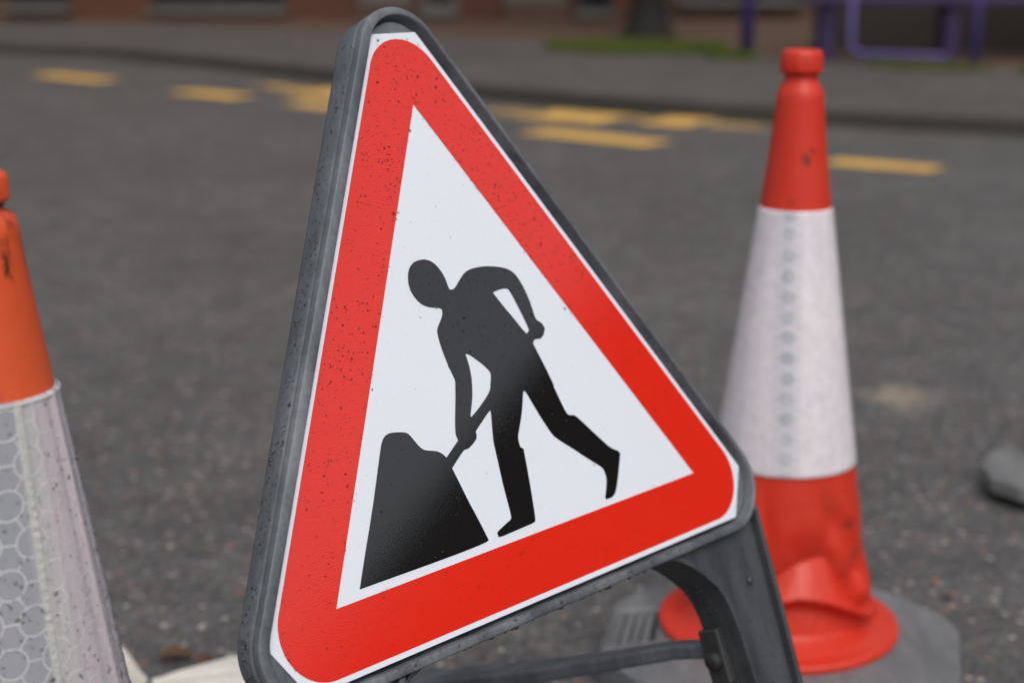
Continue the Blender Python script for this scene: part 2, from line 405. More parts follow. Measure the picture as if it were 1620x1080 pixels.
# ------------------------------------------------------------------ purple street furniture
M_pur = simple('purple_paint', (0.08, 0.058, 0.22), 0.4, 0.2, 8)
M_pur2 = simple('dark_purple_paint', (0.032, 0.018, 0.075), 0.45, 0.2, 8)
p = empty('purple_post', (1.72, 11.75, KH)); tag(p, 'purple metal post standing alone on the pavement right of the tree', 'post')
bm = bmesh.new(); tube(bm, [(0, 0, .0), (0, 0, 2.3)], .05, 16); frombm('pole', bm, M_pur, p, smooth=True)
bm = bmesh.new(); tube(bm, [(0, 0, 2.3), (0, 0, 2.33)], .058, 16); frombm('cap', bm, M_pur2, p)
bm = bmesh.new(); tube(bm, [(0, 0, 0), (0, 0, .02)], .085, 16); frombm('base_plate', bm, M_pur2, p)
b_ = empty('purple_bench', (2.27, 11.55, KH), R(-4)); tag(b_, 'purple metal bench on dark legs, behind the purple hoop barrier', 'bench')
bm = bmesh.new(); box(bm, -.15, 2.9, -.05, .38, .40, .46); frombm('seat', bm, M_pur2, b_, bevel=(.01, 2))
bm = bmesh.new(); box(bm, -.15, 2.9, .35, .39, .55, .9); frombm('backrest', bm, M_pur2, b_, bevel=(.01, 2))
for lx in (0.0, .88, 1.8, 2.75):
    bm = bmesh.new(); box(bm, lx - .05, lx + .05, .02, .34, 0, .398); frombm('leg', bm, M_pur2, b_, bevel=(.008, 2))
h_ = empty('hoop_barrier', (2.35, 11.15, KH), R(-22)); tag(h_, 'purple tubular hoop barrier with low bottom rail, right of the tall cone', 'barrier')
bm = bmesh.new(); tube(bm, [(0, 0, 1.0), (0, 0, .12), (.04, 0, .09), (.12, 0, .075), (.5, 0, .07), (.66, 0, .07)], .022, 14); frombm('frame_tube', bm, M_pur, h_, smooth=True)
bm = bmesh.new(); tube(bm, [(.84, 0, 0), (.84, 0, 1.0)], .028, 14); frombm('post', bm, M_pur, h_, smooth=True)
bm = bmesh.new(); tube(bm, [(0, 0, 1.0), (.04, 0, 1.05), (.12, 0, 1.07), (.72, 0, 1.07), (.80, 0, 1.05), (.84, 0, 1.0)], .028, 14); frombm('top_rail', bm, M_pur, h_, smooth=True)

# ================================================================== ROADWORKS SIGN
M_frame = None
def plastic(name, base, dusty, bumpy=0.35):
    t = NT(name); v = t.coord(); st = t.coord('Object', (1, 0.25, 1))
    n1 = t.noise(st, 22, 6, 0.65); n2 = t.noise(v, 220, 3, 0.6); n3 = t.noise(v, 60, 4)
    c = t.mix(t.ramp(n1, [(0.38, 0.0), (0.72, 1.0)]), base, dusty)
    c = t.mix(0.5, c, t.ramp(n2, [(0.3, 0.7), (0.7, 1.25)]), 'MULTIPLY')
    nm = t.bump(t.math('ADD', t.math('MULTIPLY', n2, 0.35), n3), bumpy, 0.0012)
    return t.fin(c, t.ramp(n1, [(0.3, 0.42), (0.7, 0.6)]), nm)
M_frame = plastic('recycled_plastic', (0.070, 0.078, 0.090), (0.195, 0.207, 0.225))
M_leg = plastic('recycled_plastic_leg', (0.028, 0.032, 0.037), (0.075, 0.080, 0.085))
M_inner = plastic('recycled_plastic_brace', (0.025, 0.026, 0.028), (0.06, 0.06, 0.062))
def sheeting(name, col, rough, spec=0.5, coat=0.25, cell=0.35):
    t = NT(name); v = t.coord()
    cells = t.voro(v, 470, 'Distance', 'DISTANCE_TO_EDGE', 0.75); fine = t.noise(v, 900, 2)
    nm = t.bump(t.math('ADD', t.ramp(cells, [(0.0, 0.0), (0.14, 1.0)]), t.math('MULTIPLY', fine, 0.5)), cell, 0.0003)
    g = t.noise(v, 7, 5, 0.6); spk = t.noise(v, 340, 2, 0.5)
    c = t.mix(t.ramp(g, [(0.3, 0.0), (0.8, 0.10)]), col, tuple(x * 0.75 for x in col))
    c = t.mix(t.ramp(spk, [(0.66, 0.0), (0.74, 0.5)]), c, tuple(x * 0.8 for x in col))
    nc = t.bump(t.ramp(cells, [(0.0, 0.0), (0.2, 1.0)]), 0.02 if col[0] < .1 else .045, 0.0002)
    t.l.new(nc, t.b.inputs['Coat Normal'])
    if col[0] > .5 and col[1] < .3: c = t.mix(t.ramp(cells, [(0.0, 0.30), (0.12, 0.0)]), c, tuple(x * .6 for x in col))
    return t.fin(c, rough, nm, Specular_IOR_Level=spec, Coat_Weight=coat, Coat_Roughness=0.06 if col[0] < .1 else 0.10, Coat_IOR=1.74 if col[0] < .1 else 1.6 if coat > .5 else 1.5)
M_sheet = sheeting('white_sheeting', (0.74, 0.78, 0.84), 0.35, 0.4, 0.15, 0.2)
M_red = sheeting('red_ink', (0.80, 0.018, 0.004), 0.55, 0.08, 1.0, 0.7)
M_blk = sheeting('black_ink', (0.005, 0.005, 0.0055), 0.6, 0.0, 1.0, 0.15)
def water(name, tr, ior):
  t = NT(name)                               # thin clear film: sees straight through, mirrors the sky at its rim
  _tr = t.add('ShaderNodeBsdfTransparent'); _tr.inputs[0].default_value = (tr, tr, tr, 1)
  _gl = t.add('ShaderNodeBsdfGlossy'); _gl.inputs['Roughness'].default_value = 0.03
  _fr = t.add('ShaderNodeFresnel'); _fr.inputs['IOR'].default_value = ior
  _mx = t.add('ShaderNodeMixShader'); t.l.new(_fr.outputs[0], _mx.inputs[0]); t.l.new(_tr.outputs[0], _mx.inputs[1]); t.l.new(_gl.outputs[0], _mx.inputs[2])
  t.l.new(_mx.outputs[0], t.n['Material Output'].inputs['Surface'])
  return t.m
M_water = water('water', .66, 1.45); M_glint = water('water_on_plastic', .86, 1.85)


U = Vector((0.692029, 0.721870, 0.0)).normalized()
Nn = Vector((0.667703, -0.640065, 0.380119)); Nn = (Nn - U * Nn.dot(U)).normalized(); Vv = Nn.cross(U)
BASEV = 0.43218 / Vv.z                      # plane distance from the foot to the inner triangle's base line
foot = Vector((0.017542, 1.150879, 0.432182)) - Vv * BASEV
sign = empty('roadworks_sign'); sign.matrix_world = Matrix.Translation(foot) @ Matrix((U, Vv, Nn)).transposed().to_4x4()
tag(sign, 'red and white triangular roadworks sign with a digging figure, in a dark plastic frame', 'road sign')
S = 0.001
def sp(u, v): return (u * S, v * S + BASEV)
def tri(d, r, n=14):
    """equilateral outline, d mm outside the inner white triangle, corner radius r mm"""
    k = d - r; out = []
    for (cx, cy, a0) in ((200 + k * 3 ** .5, -k, -90), (0, 346.41 + 2 * k, 30), (-200 - k * 3 ** .5, -k, 150)):
        if r < 0.01: out.append((cx, cy)); continue
        for i in range(n + 1):
            a = R(a0 + 120 * i / n); out.append((cx + r * math.cos(a), cy + r * math.sin(a)))
    return out
# frame: one moulding, swept profile closed front and back
prof = [(49.0, -.5), (49.7, -.6), (50.3, -15), (53.1, -15), (53.5, 4.4), (53.9, 5.5), (54.7, 5.9), (58.9, 5.9), (60.0, 5.3), (60.2, 4.4), (60.4, .2), (60.2, -1.0), (58.9, -1.6), (58.9, -2.6), (60.0, -3.2), (60.1, -6), (59.4, -20), (58.4, -22.4), (55.5, -23.6)]
bm = bmesh.new(); loops = []
for d, n in prof:
    # the rails carry hand-moulded unevenness
    L = []
    for (u, v) in tri(d, d - 18, 18):
        f = .92 + .40 * max(0, min(1, (v + 50) / 170)); du = 2.8 if 52 < d < 55 else 0
        L.append(bm.verts.new((*sp(u + du, v), (n if n > -4 or d < 55 else -3.2 + (n + 3.2) * f) * S)))
    loops.append(L)
for a, b in zip(loops, loops[1:]):
    n = len(a)
    for i in range(n): bm.faces.new((a[i], b[i], b[(i + 1) % n], a[(i + 1) % n]))
bm.faces.new(loops[0]); bm.faces.new(loops[-1][::-1])
bmesh.ops.recalc_face_normals(bm, faces=bm.faces)
fr = frombm('frame', bm, M_frame, sign)
for pl in fr.data.polygons: pl.use_smooth = len(pl.vertices) == 4
# sheet, red border, pictogram
def trunc(d, cut):
    """triangle offset d with its corners cut off square at v = top"""
    top = 346.41 + 2 * d; s = (top - cut) / 3 ** .5
    R3 = [Matrix.Rotation(R(a), 2) for a in (0, 120, 240)]; c = Vector((0, 346.41 / 3)); out = []
    for m in (R3[2], R3[0], R3[1]):
        for q in ((s, cut), (-s, cut)): out.append(tuple(m @ (Vector(q) - c) + c))
    return out
face = frombm('sign_face', prism_mesh([[sp(*q) for q in trunc(49.3, 404.6)]], -.0004, .0006), M_sheet, sign)
inner = [(200, 0), (0, 346.41), (-200, 0)]
frombm('red_border', prism_mesh([[sp(*q) for q in tri(45.2, 37, 24)], [sp(*q) for q in inner]], .0007, .00085), M_red, face)
BODY=[(3.0,209.3),(8.7,210.9),(17.4,211.7),(29.0,211.0),(41.8,208.4),(50.2,205.4),(55.8,201.7),(60.0,194.3),(62.7,185.6),(64.7,175.1),(65.0,163.5),(65.9,160.2),(71.2,156.7),(72.6,152.0),(69.7,148.0),(65.1,144.6),(59.9,145.3),(56.9,145.2),(54.7,142.4),(59.1,127.6),(62.3,115.6),(64.6,105.6),(63.9,104.9),(66.5,93.5),(69.3,82.4),(71.7,79.3),(76.9,78.6),(80.4,75.9),(91.1,63.3),(100.0,52.9),(107.1,44.8),(112.4,41.2),(116.4,39.4),(117.6,36.5),(112.2,27.3),(106.8,18.2),(101.5,10.5),(98.1,6.8),(93.0,4.9),(86.5,5.2),(86.0,7.3),(89.4,12.2),(92.9,19.0),(93.9,22.7),(93.5,28.6),(91.1,31.7),(78.3,41.8),(66.0,52.3),(49.6,65.5),(46.3,70.7),(40.7,83.2),(35.6,96.9),(31.9,107.4),(30.4,108.2),(29.3,107.5),(24.6,97.9),(19.8,89.0),(10.5,75.6),(9.7,71.5),(9.7,67.1),(12.6,64.9),(12.4,63.4),(11.0,52.0),(8.1,31.8),(4.4,10.7),(3.2,8.5),(0.2,7.9),(-18.8,7.3),(-35.8,6.6),(-37.9,7.4),(-38.1,10.5),(-36.2,11.8),(-23.9,15.7),(-21.2,16.2),(-19.5,18.2),(-19.1,27.7),(-18.8,43.4),(-17.2,62.4),(-16.3,76.7),(-13.7,87.1),(-11.0,96.2),(-10.2,100.7),(-12.4,100.2),(-29.9,89.4),(-31.1,88.3),(-31.0,85.5),(-32.4,82.8),(-38.6,79.4),(-44.3,77.4),(-47.4,78.3),(-64.0,67.5),(-60.2,52.4),(-56.5,37.3),(-52.2,23.2),(-49.1,10.5),(-48.4,7.9),(-50.2,6.6),(-87.4,6.0),(-176.4,7.0),(-161.2,33.0),(-152.9,46.4),(-141.6,65.8),(-129.0,88.7),(-122.8,99.8),(-119.2,103.6),(-114.8,105.5),(-109.0,105.3),(-98.6,103.1),(-95.5,101.1),(-92.7,96.4),(-88.6,89.1),(-84.4,85.8),(-75.2,83.6),(-70.0,80.7),(-66.4,76.3),(-50.6,86.0),(-51.5,90.1),(-50.3,95.2),(-46.5,105.1),(-42.4,115.0),(-39.9,121.7),(-36.6,130.2),(-38.2,135.4),(-40.4,146.6),(-41.7,160.0),(-41.3,169.6),(-38.6,173.3),(-33.2,178.4),(-30.5,182.2),(-30.3,185.2),(-33.1,187.1),(-40.7,188.1),(-48.8,191.9),(-53.5,198.0),(-56.2,205.6),(-55.0,213.8),(-51.5,220.5),(-45.2,224.9),(-36.1,226.0),(-28.8,224.1),(-23.9,220.3),(-20.3,214.6),(-17.9,208.1),(-17.5,202.0),(-16.6,198.8),(-13.0,198.2),(-9.5,200.1),(-3.7,204.7)]
HOLE1=[(27.1,189.4),(30.3,190.1),(36.6,190.7),(43.5,190.5),(45.8,187.6),(48.9,177.7),(52.4,164.4),(54.7,154.5),(53.4,152.6),(50.8,151.5),(48.4,154.3),(42.1,164.9),(33.4,178.3)]
HOLE2=[(-19.3,147.4),(-17.6,147.6),(-14.1,145.2),(-4.9,136.8),(0.8,129.9),(0.5,126.5),(-2.2,120.9),(-4.9,115.3),(-16.2,107.7),(-28.6,101.2),(-31.5,100.0),(-31.8,101.3),(-27.1,109.4),(-22.9,118.2),(-19.7,129.3),(-18.7,138.8)]

frombm('pictogram', prism_mesh([[sp(*q) for q in smooth_closed(o_, 2, 50)] for o_ in (BODY, HOLE1, HOLE2)], .0007, .0009), M_blk, face)

# legs: plate with ribbed edges, arched inner wall, running down to the road
def clampfoot(bm):
    M = sign.matrix_world
    for v in bm.verts:
        z = (M @ v.co).z
        if z < 0.04 and v.co.y < 0.05: v.co.y -= z / Vv.z
def leg(s):
    arch = [(112, -59.2), (126, -59.0), (139, -60.4), (152, -65), (166, -74), (179, -86), (190, -98), (196.5, -110), (200, -124), (202.5, -145), (204.5, -187), (206, -300), (206, -466)]
    outer = [(250, -466), (256, -330), (260.5, -207), (264, -144), (266.4, -78), (267.6, -46)]
    mir = lambda L: [(q[0] * s, q[1]) for q in L]
    body_ = arch + outer + [(262, -48), (240, -57), (228, -59.4)]
    bm = prism_mesh([[sp(*q) for q in mir(body_)]], -.040, -.0035, clampfoot)
    o = frombm('leg', bm, M_leg, sign, bevel=(.0016, 3))
    # outer rib
    rib = outer + [(262.2, -48), (260.6, -78), (258.4, -144), (254.9, -207), (250.4, -330), (244.5, -466)]
    frombm('edge_rib', prism_mesh([[sp(*q) for q in mir(rib)]], -.0042, .0048, clampfoot), M_leg, o, bevel=(.0016, 3))
    a2 = arch[:]; ins = []
    for i, q in enumerate(arch):
        a = Vector(arch[max(i - 1, 0)]); b = Vector(arch[min(i + 1, len(arch) - 1)]); t_ = (b - a).normalized(); nn = Vector((-t_.y, t_.x)) * -1
        nn = Vector((-t_.y, t_.x)); ins.append(tuple(Vector(q) + nn * 3.6))
    frombm('arch_rib', prism_mesh([[sp(*q) for q in mir(arch[1:] + ins[1:][::-1])]], -.0042, -.0006, clampfoot), M_leg, o, bevel=(.001, 2))
    bm = bmesh.new(); c = Vector((*sp(237 * s, -106), -.0036))
    tube(bm, [c, c + Vector((0, 0, .0022)), c + Vector((0, 0, .003))], [.0042, .0036, .0018], 14); frombm('rivet', bm, M_leg, o, smooth=True)
    return o
LR = leg(1); LL = leg(-1)
# pocket webs on the left leg under the rail
bm = prism_mesh([[sp(*q) for q in ((-164, -61), (-158, -61), (-171, -82), (-176, -80))]], -.0045, .0015)
frombm('web', bm, M_frame, LL, bevel=(.001, 2))
bm = prism_mesh([[sp(*q) for q in ((-250, -62.5), (-166, -61.6), (-176, -79), (-244, -92))]], -.0036, -.0030)
frombm('pocket', bm, M_inner, LL)
M_slot0 = simple('black_nylon', (0.015, 0.015, 0.016), 0.65)
# clip block and pivot bolt on the inside of each leg, rear stand that swings back from them
rs = empty('rear_stand'); rs.parent = sign; rs.location = (0, BASEV, 0)
bpy.data.objects.remove(rs)
Mi = sign.matrix_world.inverted()
stand_bm = bmesh.new()
def sweep_box(bm, pts, widths, heights, side):
    rings = []
    for i, p in enumerate(pts):
        a = pts[max(i - 1, 0)]; b = pts[min(i + 1, len(pts) - 1)]; d = (b - a).normalized(); sd_ = (side - d * side.dot(d)).normalized(); up = sd_.cross(d)
        if up.z < 0: up = -up
        w, h = widths[i] / 2, heights[i] / 2; ch = min(w, h) * .35
        pr_ = [(-w + ch, h), (w - ch, h), (w, h - ch), (w, -h + ch), (w - ch, -h), (-w + ch, -h), (-w, -h + ch), (-w, h - ch)]
        rings.append([bm.verts.new(Mi @ (p + sd_ * x + up * y)) for x, y in pr_])
    for r0, r1 in zip(rings, rings[1:]):
        for k_ in range(8): bm.faces.new((r0[k_], r0[(k_ + 1) % 8], r1[(k_ + 1) % 8], r1[k_]))
    bm.faces.new(rings[0][::-1]); bm.faces.new(rings[-1])
W3 = lambda u, v, n: sign.matrix_world @ Vector((*sp(u, v), n * S))
arm_ends = []
for s in (1, -1):
    P0 = W3(213 * s, -158, -33)
    back = Vector((-0.7219, 0.6920, 0))
    P1 = P0 + back * 0.05 + Vector((0, 0, -.017)); P2 = P0 + back * .20 + Vector((0, 0, -.087)); P3 = P0 + back * .40 + Vector((0, 0, -.170)); P4 = P0 + back * .60 + Vector((0, 0, -P0.z + .012))
    sweep_box(stand_bm, [P0, P1, P2, P3, P4], [.016, .022, .038, .054, .058], [.014, .014, .015, .018, .018], U.copy())
    arm_ends.append(P4)
sweep_box(stand_bm, [arm_ends[0] - Vector((0, 0, .001)), arm_ends[1] - Vector((0, 0, .001))], [.034, .034], [.021, .021], Vector((-0.7219, 0.6920, 0)))
frombm('rear_stand', stand_bm, M_frame, sign, bevel=(.001, 2))
for s, L_ in ((1, LR), (-1, LL)):
    bm = bmesh.new(); x0, x1 = sorted((195 * s, 204 * s))
    box(bm, x0 * S, x1 * S, BASEV - .185, BASEV - .136, -.042, -.020); frombm('clip', bm, M_inner, L_, bevel=(.002, 3))
    bm = bmesh.new(); c = Vector((*sp(203 * s, -163), -.031)); dx = Vector((-.012 * s, 0, 0))
    tube(bm, [c, c + dx, c + dx * 1.25], [.0085, .0085, .006], 16); frombm('bolt', bm, M_slot0, L_, smooth=True)

# drip beads and rain on the sign
def infig(u, v):
    c = False
    for P_ in (BODY, HOLE1, HOLE2):
        for i in range(len(P_)):
            (x1, y1), (x2, y2) = P_[i - 1], P_[i]
            if (y1 > v) != (y2 > v) and u < (x2 - x1) * (v - y1) / (y2 - y1) + x1: c = not c
    return c
smp = []
inside = lambda u, v, d: v > -d and (.866 * abs(u) + .5 * v - 173.2) < d
for _ in range(13000):
    u = random.uniform(-260, 260); v = random.uniform(-48, 400)
    if not inside(u, v, 44): continue
    dens = .12 + .88 * max(0, min(1, (v + 20) / 250)) * (0.35 + 0.65 * max(0, mnoise.noise(Vector((u / 60, v / 60, 2))) + .5))
    onfig = (-60 < u < 75 and 60 < v < 230)
    if random.random() > dens + (.25 if onfig else 0): continue
    if inside(u, v, -2) and random.random() > (.9 if infig(u, v) else .012): continue
    r = min(1.4, .50 * math.exp(random.gauss(0, .36)))
    smp.append(((*sp(u, v), .0008), (0, 0, 1), r * S, .42))
# left outer wall of the frame, and rim tops
wall_smp = []
for _ in range(1100):
    tt = random.random(); d = 60.1; dep = random.uniform(-21, -5)
    u0, v0 = -200 - 18 * 1.732, -18; a = Vector((-(200 + 18 * 1.732), -18)); b = Vector((0, 346.41 + 36)); q = a.lerp(b, tt) + Vector((-.866, .5)) * (42.0 - (abs(dep) - 5) * .045)
    if random.random() > .35 + .65 * mnoise.noise(Vector((tt * 9, dep / 8, 0))) + .3: continue
    wall_smp.append(((*sp(q.x, q.y), dep * S), (-.866, .5, 0), min(1.6, .5 * math.exp(random.gauss(0, .5))) * S, .5))
for _ in range(260):                                   # lower corner of the left wall
    a = R(random.uniform(150, 250)); rr = 42
    wall_smp.append(((*sp(-231.2 + rr * math.cos(a), -18 + rr * math.sin(a)), random.uniform(-20, -5) * S), (math.cos(a), math.sin(a), 0), .55 * S * math.exp(random.gauss(0, .4)), .5))
x = -120
while x < 112:                                          # beads hanging under the bottom rail
    x += random.choice((2.2, 3.4, 5, 7, 11)); r = random.uniform(.9, 2.3)
    smp.append(((*sp(x, -60.0), random.uniform(-3, 3.5) * S), (0, -1, -.25), r * S, random.uniform(.8, 1.5)))
for _ in range(160):
    u = random.uniform(-250, 250); smp.append(((*sp(u, -55.2 + random.uniform(-2, 2)), 6.4 * S), (0, 0, 1), .5 * S * math.exp(random.gauss(0, .35)), .5))
for _ in range(26):
    k_ = random.random(); q = Vector((166, -74)).lerp(Vector((202, -140)), k_)
    smp.append(((*sp(q.x - 1, q.y - .5), random.uniform(-30, -6) * S), (-.8, -.6, 0), random.uniform(.8, 1.8) * S, .8))
drops_mesh('water_droplets', smp, M_water, sign)
drops_mesh('water_droplets', wall_smp, M_glint, sign)

# ================================================================== CONES
def cone_plastic(name, col, faded, dirt_z=None, dirt_amt=0.0, spots=()):
    t = NT(name); v = t.coord(); n1 = t.noise(v, 14, 5, 0.6); n2 = t.noise(v, 200, 3)
    c = t.mix(t.ramp(n1, [(0.3, 0.0), (0.8, 1.0)]), col, faded)
    if dirt_z:
        x = t.add('ShaderNodeSeparateXYZ'); t.l.new(v, x.inputs[0])
        band = t.math('SUBTRACT', 1.0, t.math('MULTIPLY', t.math('ABSOLUTE', t.math('SUBTRACT', x.outputs[2], dirt_z)), 34.0))
        st = t.noise(t.coord('Object', (1, 1, 0.22)), 170, 5, 0.75)
        band = t.ramp(band, [(0.0, 0.0), (0.5, 1.0)])
        m = t.math('MULTIPLY', band, t.ramp(st, [(0.52, 0.0), (0.64, 1.0)]))
        c = t.mix(t.math('MULTIPLY', m, dirt_amt), c, (0.018, 0.012, 0.01))
    for sx, sy, sz, sr in spots:
        vd = t.add('ShaderNodeVectorMath', operation='DISTANCE'); t.l.new(v, vd.inputs[0]); vd.inputs[1].default_value = (sx, sy, sz)
        k_ = t.math('ADD', t.math('DIVIDE', vd.outputs['Value'], sr), t.math('MULTIPLY', t.math('SUBTRACT', t.noise(t.coord('Object', (1.6, 1, .8)), 160, 3), .5), 2.2))
        c = t.mix(t.math('MULTIPLY', t.ramp(k_, [(.3, 1.0), (.9, 0.0)]), .75), c, (0.05, 0.02, 0.015))
    sc = t.noise(t.coord('Object', (3, 3, .5)), 30, 4, 0.7)
    c = t.mix(t.math('MULTIPLY', t.ramp(sc, [(0.60, 0.0), (0.74, 1.0)]), 0.35), c, (0.16, 0.035, 0.022))
    return t.fin(c, 0.42, t.bump(n2, 0.15, 0.0006), Specular_IOR_Level=0.4, Subsurface_Weight=0.0)
M_cone_r = cone_plastic('red_cone_plastic', (0.62, 0.022, 0.007), (0.60, 0.050, 0.024), spots=((.004, -.0345, .634, .009), (.012, -.0330, .643, .006), (-.012, -.041, .585, .006), (.07, -.07, .20, .012), (-.01, -.12, .10, .014)))
M_cone_l = cone_plastic('orange_cone_plastic', (0.66, 0.072, 0.018), (0.68, 0.11, 0.035), dirt_z=0.706, dirt_amt=0.9)

def band_mat(name, cell, alt, line, pitch, ring_r, lw, sheen_rings=None, pattern=1.0, coat=0.6, sheen_zones=None, swap=None):
    """prismatic sheeting: welded rings joined by straight seams, laid out on the unrolled cone (UV in metres)"""
    t = NT(name); uv = t.add('ShaderNodeTexCoord').outputs['UV']
    x = t.add('ShaderNodeSeparateXYZ'); t.l.new(uv, x.inputs[0]); X, Y = x.outputs[0], x.outputs[1]
    if swap: X, Y = Y, t.math('ADD', X, swap)
    X0 = Y if swap else X
    a = pitch; b = pitch * math.sqrt(3)
    def near(ox, oy):
        fx = t.math('SUBTRACT', t.math('FRACT', t.math('DIVIDE', t.math('ADD', X, ox + a * 200), a)), 0.5)
        fy = t.math('SUBTRACT', t.math('FRACT', t.math('DIVIDE', t.math('ADD', Y, oy + b * 200), b)), 0.5)
        fx = t.math('MULTIPLY', fx, a); fy = t.math('MULTIPLY', fy, b)
        return t.math('SQRT', t.math('ADD', t.math('MULTIPLY', fx, fx), t.math('MULTIPLY', fy, fy)))
    d = t.math('MINIMUM', near(a / 2, b / 2), near(0, 0))
    ring = t.math('SUBTRACT', 1.0, t.ramp(t.math('DIVIDE', t.math('ABSOLUTE', t.math('SUBTRACT', d, ring_r)), lw), [(0.35, 0.0), (0.65, 1.0)]))
    out_ = t.math('GREATER_THAN', d, ring_r)
    ln = None; hgt = a * math.sqrt(3) / 2
    for (cx, cy) in ((0, 1), (math.sqrt(3) / 2, .5), (math.sqrt(3) / 2, -.5)):
        q = t.math('ADD', t.math('MULTIPLY', X, cx), t.math('MULTIPLY', Y, cy))
        f = t.math('SUBTRACT', t.math('FRACT', t.math('DIVIDE', t.math('ADD', q, hgt * 200.5), hgt)), 0.5)
        f = t.math('MULTIPLY', t.math('ABSOLUTE', f), hgt); ln = f if ln is None else t.math('MINIMUM', ln, f)
    seam = t.math('MULTIPLY', out_, t.math('SUBTRACT', 1.0, t.ramp(t.math('DIVIDE', ln, lw), [(0.35, 0.0), (0.65, 1.0)])))
    mask = t.math('MULTIPLY', t.math('MAXIMUM', ring, seam), pattern)
    v = t.coord(); st = t.noise(t.coord('Object', (1, 1, 0.10)), 38, 4, 0.6); g = t.noise(v, 60, 5, 0.7)
    c = t.mix(t.ramp(st, [(0.36, 0.0), (0.62, 1.0)]), cell, alt)
    c = t.mix(0.5, c, t.ramp(g, [(0.3, 0.68), (0.6, 1.0), (0.8, 1.15)]), 'MULTIPLY')
    if sheen_zones:  # view-dependent sheen painted into the colour by angle round the cone
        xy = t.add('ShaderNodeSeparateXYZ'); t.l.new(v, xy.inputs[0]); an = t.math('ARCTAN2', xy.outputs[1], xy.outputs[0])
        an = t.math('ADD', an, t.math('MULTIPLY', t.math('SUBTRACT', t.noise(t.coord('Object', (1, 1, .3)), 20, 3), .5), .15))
        c = t.mix(0.8, c, t.ramp(t.math('DIVIDE', t.math('ADD', an, math.pi), 2 * math.pi), sheen_zones))
    if sheen_rings:  # darker rings and stripe paint the narrow specular streak into the colour
        col_ = t.math('LESS_THAN', t.math('ABSOLUTE', X0), sheen_rings[1])
        wn_ = t.ramp(t.noise(v, 55, 3), [(0.35, 0.25), (0.6, 1.0)])
        c = t.mix(t.math('MULTIPLY', t.math('MULTIPLY', col_, t.math('LESS_THAN', d, ring_r)), t.math('MULTIPLY', wn_, .85)), c, sheen_rings[2])
        c = t.mix(t.math('MULTIPLY', t.math('LESS_THAN', t.math('ABSOLUTE', X0), .016), .30), c, sheen_rings[2])
    c = t.mix(mask, c, line)
    nm = t.bump(t.math('ADD', t.math('MULTIPLY', mask, 1.0), t.math('MULTIPLY', t.noise(v, 350, 3), 0.35)), 0.5, 0.0005)
    if sheen_zones: nm = t.bump(st, 0.35, 0.004, nm)
    return t.fin(c, 0.20, nm, Specular_IOR_Level=0.5, Coat_Weight=coat, Coat_Roughness=0.05)
M_band_l = band_mat('prismatic_band', (0.30, 0.30, 0.33), (0.47, 0.40, 0.42), (0.62, 0.615, 0.61), 0.0268, 0.0091, 0.0008, sheen_zones=[((d + 180) / 360, c_) for d, c_ in ((-110, (.27, .285, .315)), (-50, (.29, .305, .335)), (-44, (.50, .49, .48)), (-36, (.50, .48, .485)), (-30, (.60, .52, .56)), (-6, (.64, .55, .59)), (-2, (.50, .49, .54)), (12, (.48, .47, .53)))], coat=.4)
M_band_r = band_mat('prismatic_band_pale', (0.74, 0.67, 0.72), (0.82, 0.75, 0.79), (0.82, 0.78, 0.80), 0.0240, 0.0096, 0.0016, (0.0, 0.0115, (0.40, 0.43, 0.47)), 0.5, 0.15, swap=0.014)
M_rubber = plastic('grey_rubber', (0.125, 0.129, 0.135), (0.205, 0.209, 0.215), 0.5)
M_slot = simple('dark_slot', (0.03, 0.03, 0.032), 0.7)

def lathe(prof, seg, uvscale=None, disp=None, closed=False):
    bm = bmesh.new(); uvl = bm.loops.layers.uv.new('UVMap'); rings = []; s = 0; arc = [0]
    for (r0, z0), (r1, z1) in zip(prof, prof[1:]): arc.append(arc[-1] + math.hypot(r1 - r0, z1 - z0))
    for r, z in prof:
        ring = []
        for k_ in range(seg):
            a = 2 * math.pi * k_ / seg; rr, zz = (disp(r, z, a) if disp else (r, z)); ring.append(bm.verts.new((rr * math.cos(a), rr * math.sin(a), zz)))
        rings.append(ring)
    for j in range(len(rings) - 1):
        for k_ in range(seg):
            f = bm.faces.new((rings[j][k_], rings[j][(k_ + 1) % seg], rings[j + 1][(k_ + 1) % seg], rings[j + 1][k_])); f.smooth = True
            for lp, (jj, kk) in zip(f.loops, ((j, k_), (j, k_ + 1), (j + 1, k_ + 1), (j + 1, k_))):
                # unroll about the viewing side (-Y), true width at each height
                a = 2 * math.pi * ((kk - k_ + (k_ - seg // 4) % seg) / seg) - math.pi
                lp[uvl].uv = (a * prof[jj][0], arc[jj])
    bmesh.ops.recalc_face_normals(bm, faces=bm.faces)
    return bm
def top_profile(zt, rs):
    """knob, neck and shoulder of the cone, from the shoulder up; zt knob top"""
    return [(rs, zt - .060), (rs * .985, zt - .052), (.0255, zt - .046), (.0222, zt - .040), (.0198, zt - .0365), (.0192, zt - .031), (.0192, zt - .0285), (.0206, zt - .0275), (.0246, zt - .0255), (.0252, zt - .023), (.0240, zt - .006), (.0228, zt - .0015), (.0205, zt), (.0150, zt - .0005), (.0135, zt - .003), (.0130, zt - .03)]
def facet_knob(zt):
    def f(r, z, a):
        if zt - .027 < z < zt - .002 and r > .02: r *= 1 + .012 * math.cos(a * 10)
        return r, z
    return f
def refine(prof, step=0.004, zmax=1.0):
    out = [prof[0]]
    for (r0, z0), (r1, z1) in zip(prof, prof[1:]):
        n = max(1, int(math.hypot(r1 - r0, z1 - z0) / step)) if max(z0, z1) <= zmax else 1
        out += [(r0 + (r1 - r0) * i / n, z0 + (z1 - z0) * i / n) for i in range(1, n + 1)]
    return out
